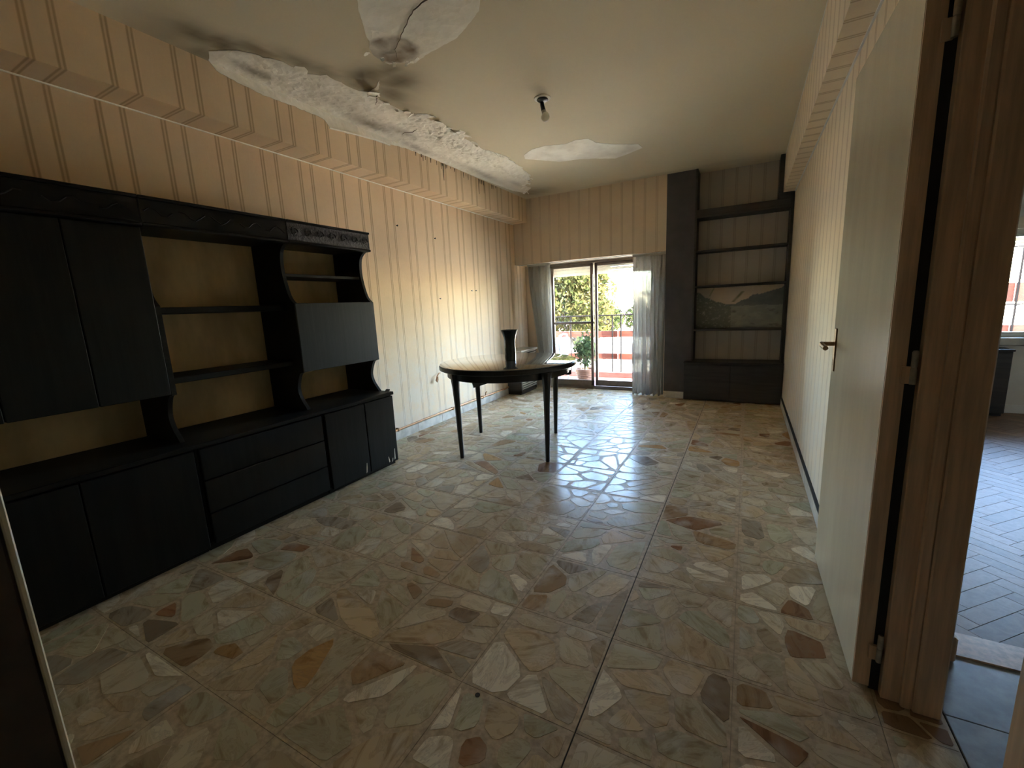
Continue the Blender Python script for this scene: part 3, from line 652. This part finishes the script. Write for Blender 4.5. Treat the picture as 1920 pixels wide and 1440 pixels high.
def curtain(name, top, bot, y, n, label, z0, z1, seed):
    """pleated cloth; top and bot are (x0, x1)"""
    NS, NZ = n*8, 26; vs = []
    for j in range(NZ+1):
        t = j/NZ; zz = z1+(z0-z1)*t; e = t*t*(3-2*t)
        x0, x1 = top[0]+(bot[0]-top[0])*e, top[1]+(bot[1]-top[1])*e
        for i in range(NS+1):
            s = i/NS; amp = .028+.012*t+.01*noise.noise(Vector((s*6, t*2, seed)))
            if j == 0: amp = .012
            ph = 2*math.pi*n*(s+.012*math.sin(t*4+seed)*math.sin(s*9))
            vs.append((x0+(x1-x0)*s+.006*math.sin(ph*.5+t*6), y+amp*math.sin(ph)+.012*noise.noise(Vector((s*3, t*3, seed+4))), zz+(.014*math.sin(ph*.7+seed) if j == NZ else 0)))
    w = NS+1; c = thing(name, ((bot[0]+bot[1])/2, y, z0), label, 'curtain', 'curtains at the balcony window')
    cl = MB().add(vs, [(j*w+i, j*w+i+1, (j+1)*w+i+1, (j+1)*w+i) for j in range(NZ) for i in range(NS)]).build('cloth', M['curtain'], c, 70)
    md = cl.modifiers.new('thick', 'SOLIDIFY'); md.thickness = .0015
    MB().box(top[0], y-.022, z1-.004, top[1], y-.019, z1+.02).box(top[0], y+.019, z1-.004, top[1], y+.022, z1+.02).build('header_tape', M['curtain'], c)
    return c
curtain('curtain', (-2.78, -2.44), (-2.62, -2.42), 5.715, 6, 'grey-beige pleated curtain gathered left of the balcony window', .06, 1.775, 1.0)
curtain('curtain', (-1.30, -.90), (-1.295, -.905), 5.715, 8, 'grey-beige pleated curtain hanging to the floor right of the balcony window', .008, 1.775, 5.0)
tr_ = thing('curtain_track', (-1.9, 5.715, 1.795), 'slim curtain track fixed under the beam over the balcony window', 'curtain track')
MB().box(-2.92, 5.70, 1.797, -.89, 5.73, 1.805, .002).build('rail', M['white'], tr_)

# radiator cover in the window corner
rc = thing('radiator_cover', (-2.82, 5.55, 0), 'dark radiator cover with slatted side in the corner under the left curtain', 'radiator cover')
MB().box(XL+.004, 5.25, .02, -2.715, 5.275, .60, .003).box(XL+.004, 5.725, .02, -2.715, 5.75, .60, .003).box(XL+.004, 5.25, 0, -2.73, 5.75, .05).build('end_panel', M['case'], rc)
MB().box(XL+.004, 5.235, .60, -2.695, 5.76, .625, .004).build('top_board', M['aluout'], rc)
z = .07
while z < .585: MB().box(-2.728, 5.275, z, -2.712, 5.725, z+.016, .002).build('slat', M['aluout'], rc); z += .03
MB().box(XL+.004, 5.275, .05, -2.76, 5.725, .60).build('core', M['gap'], rc)

# ------------------------------------------------------------------ built-in bookcase and picture
bc = thing('bookcase', (-.12, 5.7, 0), 'tall dark built-in bookcase with five shelves and two cupboard doors', 'bookcase')
MB().box(-.64, 5.555, .012, XR-.004, YN, .455, .002).build('cupboard_body', M['case'], bc)
for x0, x1 in ((-.636, -.135), (-.131, XR-.008)): MB().box(x0, 5.538, .014, x1, 5.556, .44, .002).build('cupboard_door', M['case'], bc)
MB().box(-.645, 5.53, .455, XR-.004, YN, .475, .003).build('cupboard_top', M['case'], bc)
MB().box(-.57, 5.60, .475, -.548, YN, ZC-.005, .002).build('side_panel', M['case'], bc)
MB().box(.362, 5.60, .475, XR-.004, YN, 2.275, .002).build('side_panel', M['case'], bc)
for z0 in (.838, 1.345, 1.745): MB().box(-.548, 5.61, z0, .362, YN, z0+.022, .002).build('shelf', M['case'], bc)
MB().box(-.548, 5.60, 2.125, .362, YN, 2.15, .002).box(-.548, 5.60, 2.15, .362, 5.62, 2.215, .002).build('top_shelf', M['case'], bc)
MB().box(.25, 5.60, 2.215, XR-.004, 5.63, 2.278, .002).box(.245, 5.62, 2.225, .286, YN, ZC-.004, .002).build('filler_strip', M['case'], bc)
pm = MB(); NX, NY = 110, 56; x0, x1, z0, z1 = -.545, .360, .862, 1.338; vs = []; cs = []
RID = [(0,.08),(.05,.12),(.10,.23),(.17,.26),(.21,.33),(.30,.38),(.38,.43),(.46,.42),(.53,.35),(.62,.28),(.67,.20),(.77,.19),(.87,.13),(1.01,.03)]
for j in range(NY+1):
    for i in range(NX+1):
        u, v = i/NX, 1-j/NY; n1 = fbm(u*3, v*3, 3, 4, 2)
        for (a, ra), (b, rb) in zip(RID, RID[1:]):
            if a <= u <= b: rid = ra+(rb-ra)*(u-a)/(b-a)
        rid += .04*fbm(u, 0, 14, 3, 1)
        if v < rid:
            c = mixc((.62, .49, .38), (.66, .55, .42), u+n1)
            d = abs((u-.47)-(.30-v)*.45); c = mixc(c, (.22, .20, .10), (1-d/.03)*(1 if .12 < v < .36 else 0)*(1+n1)); d2 = abs(u-.185+(v-.1)*.25); c = mixc(c, (.28, .30, .14), (1-d2/.012)*(1 if v < .2 else 0))
        elif u > .36 and v < .46+.05*n1: c = mixc((.13, .145, .15), (.20, .21, .20), .5+n1)
        elif u < .42: c = mixc((.17, .18, .15), (.62, .62, .58), (fbm(u, v, 26, 4, 6)-.12)*2.2)
        else: c = mixc((.25, .27, .24), (.34, .35, .31), .5+n1*1.5); c = mixc(c, (.13, .12, .11), (fbm(u, v, 12, 3, 8)-.2)*3*(1 if v > .55 else 0))
        vs.append((x0+(x1-x0)*u, 5.815-.02*v, z0+(z1-z0)*(1-v))); cs.append(c)
w = NX+1; nn = len(vs)
vs2 = [(a, b+.008, c) for a, b, c in vs]
pm.add(vs, [(j*w+i, j*w+i+1, (j+1)*w+i+1, (j+1)*w+i) for j in range(NY) for i in range(NX)]); pm.c = cs
M['print'] = attr_mat('printed_landscape', .5)
pic = thing('landscape_picture', (-.09, 5.81, .862), 'unframed mountain landscape picture with peach sky leaning on a bookcase shelf', 'picture')
pm.build('print', M['print'], pic)
MB().add([(x0, 5.800, z0), (x1, 5.800, z0), (x1, 5.820, z1), (x0, 5.820, z1), (x0, 5.806, z0), (x1, 5.806, z0), (x1, 5.826, z1), (x0, 5.826, z1)], [(0,1,2,3),(4,7,6,5),(0,4,5,1),(1,5,6,2),(2,6,7,3),(3,7,4,0)]).build('backing_board', M['case'], pic)

# ------------------------------------------------------------------ ceiling bulb
lb = thing('ceiling_bulb', (-1.335, 3.08, ZC), 'bare bulb in a black socket hanging from the stained ceiling', 'light')
LC = (-1.335, 3.08, ZC)
MB().lathe(LC, [(.060, 0), (.058, -.006), (.030, -.009)], 20).build('plaster_ring', M['flake'], lb, 50)
MB().lathe(LC, [(.038, -.003), (.040, -.013), (.030, -.022), (.012, -.024)], 20).build('ceiling_rose', M['black'], lb, 50)
p0, p1, p2, p3 = Vector((-1.343, 3.085, ZC-.016)), Vector((-1.338, 3.083, ZC-.05)), Vector((-1.328, 3.078, ZC-.085)), Vector((-1.318, 3.072, ZC-.112))
MB().tube([p0, p1, p2], .013, 10, .0165).build('socket', M['black'], lb, 50)
MB().tube([p2, p3], .0155, 10, .018).build('bulb_base', M['steel'], lb, 50)
bm = bmesh.new(); bmesh.ops.create_uvsphere(bm, u_segments=16, v_segments=10, radius=.029)
for v in bm.verts: v.co = Vector((v.co.x, v.co.y, v.co.z*(1.0 if v.co.z < 0 else 1.25)))+p3+Vector((.007, -.004, -.022))
MB().bm(bm).build('glass_bulb', M['bulb'], lb, 180)

# ------------------------------------------------------------------ folded-back door and its frame
d1 = struct(thing('door_1', (.365, 1.9, 0), None, None))
A0, A1 = (.347, 1.530), (.334, 2.274)          # face line from hinge to latch
def leaf(off0, off1, z0, z1, e=0):
    return [(A0[0]+off0, A0[1]+e), (A1[0]+off0, A1[1]-e), (A1[0]+off1, A1[1]-e), (A0[0]+off1, A0[1]+e)]
MB().prism(leaf(0, .042, 0, 0), 'z', .010, 2.035).build('leaf', M['doorwhite'], d1)
MB().box(.348, 1.524, .010, .389, 1.5305, 2.035).build('edge_lipping', M['brown'], d1)
hd = MB().box(.330, 2.205, .90, .3365, 2.245, 1.08, .003).build('handle_plate', M['brass'], d1)
MB().tube([(.335, 2.225, 1.015), (.285, 2.225, 1.015)], .009, 10).tube([(.288, 2.232, 1.015), (.284, 2.19, 1.013), (.286, 2.11, 1.008)], .0095, 8).build('lever', M['brass'], hd)
MB().lathe((.3295, 2.225, .945), [(.006, 0), (.006, .003)], 10, 'x').box(.3295, 2.222, .925, .332, 2.228, .945).build('keyhole', M['black'], hd)
for z_ in (.16, 1.02, 1.85):
    h_ = MB().lathe((.401, 1.508, z_-.045), [(.007, 0), (.0075, .004), (.0075, .042), (.006, .044)], 10).lathe((.401, 1.508, z_), [(.006, 0), (.0075, .004), (.0075, .042), (.005, .046)], 10).build('hinge', M['steel'], d1, 40)
    MB().box(.378, 1.512, z_-.045, .402, 1.523, z_+.002, .001).build('hinge_leaf', M['brown'], h_)
t1 = struct(thing('trim_1', (.47, 1.515, 0), None, None))
MB().box(.413, 1.500, 0, .540, 1.53, 2.07, .002).build('jamb', M['brown'], t1)
MB().box(.389, 1.5275, 0, .413, 1.532, 2.07).build('gap_shade_strip', M['gap'], t1)  # near-black strip paints the shade in the gap between door and jamb
MB().box(.456, 1.484, 0, .482, 1.501, 2.07, .004).build('stop_bead', M['brown'], t1)
MB().box(.482, 1.478, 0, .546, 1.501, 2.07, .004).build('casing', M['brown'], t1)
MB().box(.531, 1.53, 0, .546, 1.79, 2.07, .002).build('return_lining', M['brown'], t1)
t2 = struct(thing('trim_2', (.45, .75, 0), None, None))
MB().box(.352, .72, 0, .54, .772, 2.07, .006).build('jamb', M['brown'], t2); MB().box(.43, .772, 0, .46, .788, 2.07, .003).build('stop_bead', M['brown'], t2)
t3 = struct(MB().box(.352, .72, 2.07, .546, 1.55, 2.11, .003).build('trim_3', M['brown']))
t5 = struct(thing('trim_5', (-.97, .1, 0), None, None))
MB().box(-1.0, .02, 0, -.955, .155, 2.1, .004).build('jamb', M['jamb_dark'], t5); MB().box(-1.04, .155, 0, -.952, .1635, 2.1, .002).build('casing', M['doorwhite'], t5)
t6 = struct(thing('trim_6', (.62, 1.83, 0), None, None))
MB().box(.60, 1.77, 0, .635, 1.91, 2.07, .003).build('jamb', M['brown'], t6); MB().box(.60, 1.76, 0, .662, 1.86, .09, .006).build('plinth_block', M['brown'], t6)

# ------------------------------------------------------------------ bedroom end
w2 = struct(thing('window_2', (2.45, 5.95, .7), None, None))
MB().box(1.85, 5.86, .73, 1.89, 5.96, 1.72).box(3.01, 5.86, .73, 3.05, 5.96, 1.72).box(1.85, 5.86, 1.68, 3.05, 5.96, 1.72).box(1.85, 5.86, .73, 3.05, 5.96, .755).build('frame', M['aluout'], w2)
MB().box(1.80, 5.80, 1.72, 3.10, 6.0, 1.82, .004).build('shutter_box', M['shutter'], w2)
MB().box(1.78, 5.76, .655, 3.12, 6.12, .728, .008).build('sill', M['aluout'], w2)
for x0, x1 in ((1.89, 2.45), (2.45, 3.01)):
    s = MB().box(x0, 5.89, .755, x0+.03, 5.92, 1.68).box(x1-.03, 5.89, .755, x1, 5.92, 1.68).box(x0, 5.89, .755, x1, 5.92, .775).box(x0, 5.89, 1.655, x1, 5.92, 1.68).build('sash', M['aluout'], w2)
    MB().box(x0+.03, 5.903, .775, x1-.03, 5.907, 1.655).build('pane', M['glass'], s)
z = 1.70
while z > 1.60: MB().box(1.89, 5.965, z-.04, 3.01, 5.98, z-.003, .003).build('shutter_slat', M['shutter'], w2); z -= .043
dk = thing('low_cabinet', (1.95, 5.70, 0), 'dark low cabinet under the bedroom window sill', 'cabinet')
MB().box(1.62, 5.62, .03, 2.17, 5.815, .615, .003).build('body', M['case'], dk); MB().box(1.61, 5.61, .615, 2.18, 5.815, .635, .003).build('top_board', M['case'], dk)
for x0, x1 in ((1.63, 1.892), (1.898, 2.16)): MB().box(x0, 5.605, .05, x1, 5.62, .60, .003).build('door', M['case'], dk)
MB().box(1.63, 5.64, 0, 2.16, 5.80, .03).build('plinth', M['gap'], dk)
bb = struct(MB().box(2.18, 5.805, 0, 3.6, 5.82, .08, .003).build('baseboard_bedroom', M['white']))

# ------------------------------------------------------------------ balcony
bs = struct(MB().box(-4.2, 6.12, -.20, 4.2, 7.12, -.012).build('floor_balcony', M['seam']))
for j in range(5):
    for i in range(42):
        x0, y0 = -4.2+.2*i, 6.12+.2*j
        MB().box(x0+.002, y0+.002, -.016, x0+.198, y0+.198, -.006).build('clay_tile', M['redtile'], bs)
kerb = struct(MB().box(-4.2, 6.96, -.006, 4.2, 7.12, .085, .006).build('trim_7', M['redtile']))
rl = thing('balcony_railing', (-1.2, 7.02, .085), 'iron balcony railing with reddish wooden boards and a curled ornament', 'railing')
MB().box(-4.2, 7.0, 1.005, 1.2, 7.035, 1.025, .003).build('top_rail', M['iron'], rl)
for z0, z1 in ((.655, .760), (.290, .388)):
    for x0, x1 in ((-4.18, -2.83), (-2.82, -1.84), (-1.83, -.6), (-.59, 1.18)): MB().box(x0, 7.035, z0, x1, 7.057, z1, .004).build('board', M['board'], rl)
for x_ in (-3.9, -3.3, -2.64, -1.92, -1.78, -1.2, -.6, 0, .6, 1.18): MB().box(x_-.009, 7.008, .085, x_+.009, 7.026, 1.005).build('bar', M['iron'], rl)
for x_ in (-2.0, -2.9, -1.4):
    pts = [(x_+(.075-.009*a)*math.cos(a+2.2), 7.015, .925+(.075-.009*a)*math.sin(a+2.2)) for a in [.35*k for k in range(19)]]
    MB().tube(pts, .008, 6).build('scroll_ornament', M['iron'], rl)
r2 = thing('window_guard', (2.6, 6.9, .085), 'reddish boards on thin bars outside the bedroom window', 'railing')
for z0, z1 in ((1.03, 1.24), (.63, .775)):
    for a, b in ((1.62, 2.60), (2.61, 3.6)): MB().box(a, 6.91, z0, b, 6.935, z1, .004).build('board', M['board'], r2)
for x_ in (1.7, 2.20, 2.62, 3.05, 3.5): MB().box(x_-.008, 6.895, .085, x_+.008, 6.91, 1.62).build('bar', M['iron'], r2)
MB().box(1.62, 6.893, .995, 3.6, 6.91, 1.010).box(1.62, 6.893, 1.615, 3.6, 6.91, 1.63).build('cross_rail', M['iron'], r2)

def leaves(m, c, rad, n, size, cols, r, shell=.35):
    for _ in range(n):
        d = Vector((r.gauss(0, 1), r.gauss(0, 1), r.gauss(0, 1))).normalized()*(shell+(1-shell)*r.random()**.5)
        p = Vector(c)+Vector((d.x*rad[0], d.y*rad[1], d.z*rad[2])); s = size*r.uniform(.6, 1.3)
        a = Vector((r.gauss(0, 1), r.gauss(0, 1), r.gauss(0, 1))).normalized(); b = a.orthogonal().normalized()
        t = r.uniform(.75, 1.25); col = tuple(x*t for x in r.choice(cols))
        m.add([p-a*s, p+b*s*.45, p+a*s, p-b*s*.45], [(0, 1, 2, 3)], col)
pt = thing('potted_shrub', (-2.24, 6.55, -.006), 'green leafy shrub in a terracotta pot on the balcony', 'plant')
MB().lathe((-2.24, 6.55, -.006), [(.10, 0), (.105, .01), (.13, .10), (.145, .17), (.155, .172), (.157, .205), (.14, .206), (.135, .18), (.10, .02)], 24).build('pot', M['terracotta'], pt, 40)
for z_ in (.045, .075, .105, .135): MB().lathe((-2.24, 6.55, z_), [(.108+z_*.22, -.006), (.116+z_*.22, 0), (.108+z_*.22, .006)], 24, cap=False).build('pot_rib', M['terracotta'], pt, 40)
MB().lathe((-2.24, 6.55, .16), [(.136, 0), (.13, .008)], 20).build('soil', M['soil'], pt)
r = random.Random(3); m = MB(); st = MB()
for k in range(9):
    a = r.uniform(0, 6.28); e = (-2.24+.13*math.cos(a), 6.55+.13*math.sin(a), r.uniform(.45, .72)); st.tube([(-2.24, 6.55, .16), (-2.24+.05*math.cos(a), 6.55+.05*math.sin(a), .35), e], .006, 5, .003)
    leaves(m, e, (.11, .11, .12), 60, .035, [(.022, .034, .014), (.030, .042, .016), (.016, .026, .011)], r, .1)
leaves(m, (-2.22, 6.55, .42), (.17, .15, .2), 260, .035, [(.022, .034, .014), (.030, .042, .016), (.016, .026, .011)], r, .2)
m.build('foliage', M['leaf'], pt); st.build('stem', M['bark'], pt)
ch = thing('garden_chair', (-2.82, 6.55, -.006), 'pale tubular chair on the balcony behind the left sash', 'chair')
MB().tube([(-2.60, 6.36, .40), (-2.595, 6.36, .66), (-2.595, 6.40, .735), (-2.595, 6.55, .755), (-2.595, 6.70, .735), (-2.595, 6.74, .66), (-2.60, 6.74, .40)], .014, 8).build('back_frame', M['chair'], ch, 50)
MB().box(-2.602, 6.38, .50, -2.592, 6.72, .70, .004).build('backrest', M['chair'], ch)
MB().box(-3.02, 6.35, .385, -2.59, 6.75, .41, .01).build('seat', M['chair'], ch)
for x_, y_ in ((-2.61, 6.37), (-2.61, 6.73), (-3.0, 6.37), (-3.0, 6.73)): MB().tube([(x_, y_, .39), (x_+(.02 if x_ > -2.8 else -.02), y_, -.006)], .013, 8).build('leg', M['chair'], ch, 50)

# ------------------------------------------------------------------ beyond the balcony
GZ = -3.6
struct(MB().box(-60, 6.2, GZ-.2, 60, 90, GZ).build('ground_street', M['street']))
YL = [(.030, .030, .0085), (.036, .032, .011), (.021, .025, .007), (.034, .027, .010)]; PK = [(.022, .014, .016), (.017, .011, .014), (.026, .019, .014)]; GR = [(.018, .023, .007), (.024, .026, .009), (.014, .019, .006)]
def tree(loc, top, crown, n, size, cols, label, seed, name='leafy_tree'):
    r = random.Random(seed); t = thing(name, loc, label, 'tree', 'trees across the street')
    tr = MB().tube([loc, (loc[0]+.1, loc[1], (loc[2]+top)/2), (loc[0]+.05, loc[1]+.1, top)], .16, 8, .06); lf = MB()
    for (dx, dy, dz, rx, ry, rz) in crown:
        c = (loc[0]+dx, loc[1]+dy, top+dz); tr.tube([(loc[0]+.05, loc[1]+.05, top-1.0), ((loc[0]+c[0])/2, (loc[1]+c[1])/2, (top-.6+c[2])/2), c], .05, 6, .015); leaves(lf, c, (rx, ry, rz), n, size, cols, r)
    tr.build('trunk', M['bark'], t); lf.build('foliage', M['leaf'], t); return t
tree((-4.0, 11, GZ), .9, [(0,0,.5,1.1,1,.9),(-.7,.2,.1,.8,.8,.7),(.5,-.2,.0,.6,.7,.6),(.2,0,1.1,.7,.8,.5),(-.2,.3,.9,1.0,.8,.6),(-.6,.5,.7,.8,.8,.7)], 1900, .06, YL, 'yellow-green tree filling the left sash view', 1)
tree((-6.9, 15, GZ), 1.3, [(0,0,.3,.7,.8,1.0),(.3,0,-.5,.6,.7,.7)], 1600, .07, PK, 'purplish-brown tree at the left edge of the window view', 2)
tree((-5.6, 17, GZ), .9, [(0,0,.0,.9,.9,.7),(.7,0,-.3,.7,.7,.6)], 1200, .08, GR, 'small green tree just right of the window mullion', 3)
tree((-3.9, 19, GZ), .5, [(0,0,.0,.8,.8,.6),(.9,0,.1,.5,.6,.5)], 1000, .08, GR, 'low green tree right of the pole, over the red boards', 4)
tree((-2.4, 15, GZ), 1.6, [(0,0,.0,.6,.6,.5),(-.5,0,-.4,.5,.5,.4)], 260, .05, YL, 'thin bare-looking tree behind the right curtain edge', 5)
pl = thing('utility_pole', (-4.55, 16, GZ), 'brown utility pole with a crossarm seen through the right sash', 'pole')
MB().tube([(-4.68, 16, GZ), (-4.68, 16, 2.15)], .075, 10, .055).build('post', M['pole'], pl, 50); MB().box(-4.72, 15.95, 1.62, -4.2, 16.05, 1.70).build('crossarm', M['pole'], pl)
for x_ in (-4.60, -4.4, -4.24): MB().lathe((x_, 16, 1.70), [(.03, 0), (.035, .03), (.02, .08)], 8).build('insulator', M['white'], pl)
hs = thing('white_house', (-3.5, 27, GZ), 'sunlit white low house across the street behind the railing', 'building')
MB().box(-12, 24, GZ, 4, 30, -.15).build('wall', M['facade'], hs)
MB().prism([(23.6, -.15), (30.4, -.15), (27, .75)], 'x', -12.3, 4.3).build('roof', M['redtile'], hs)
for x_ in (-10.5, -8.3, -6.1, -3.9, -1.7, .5, 2.5):
    w = MB().box(x_, 23.93, -2.3, x_+.9, 24.0, -1.0, .01).build('window', M['aluout'], hs); MB().box(x_+.08, 23.915, -2.22, x_+.82, 23.93, -1.08).build('pane', M['gap'], w)
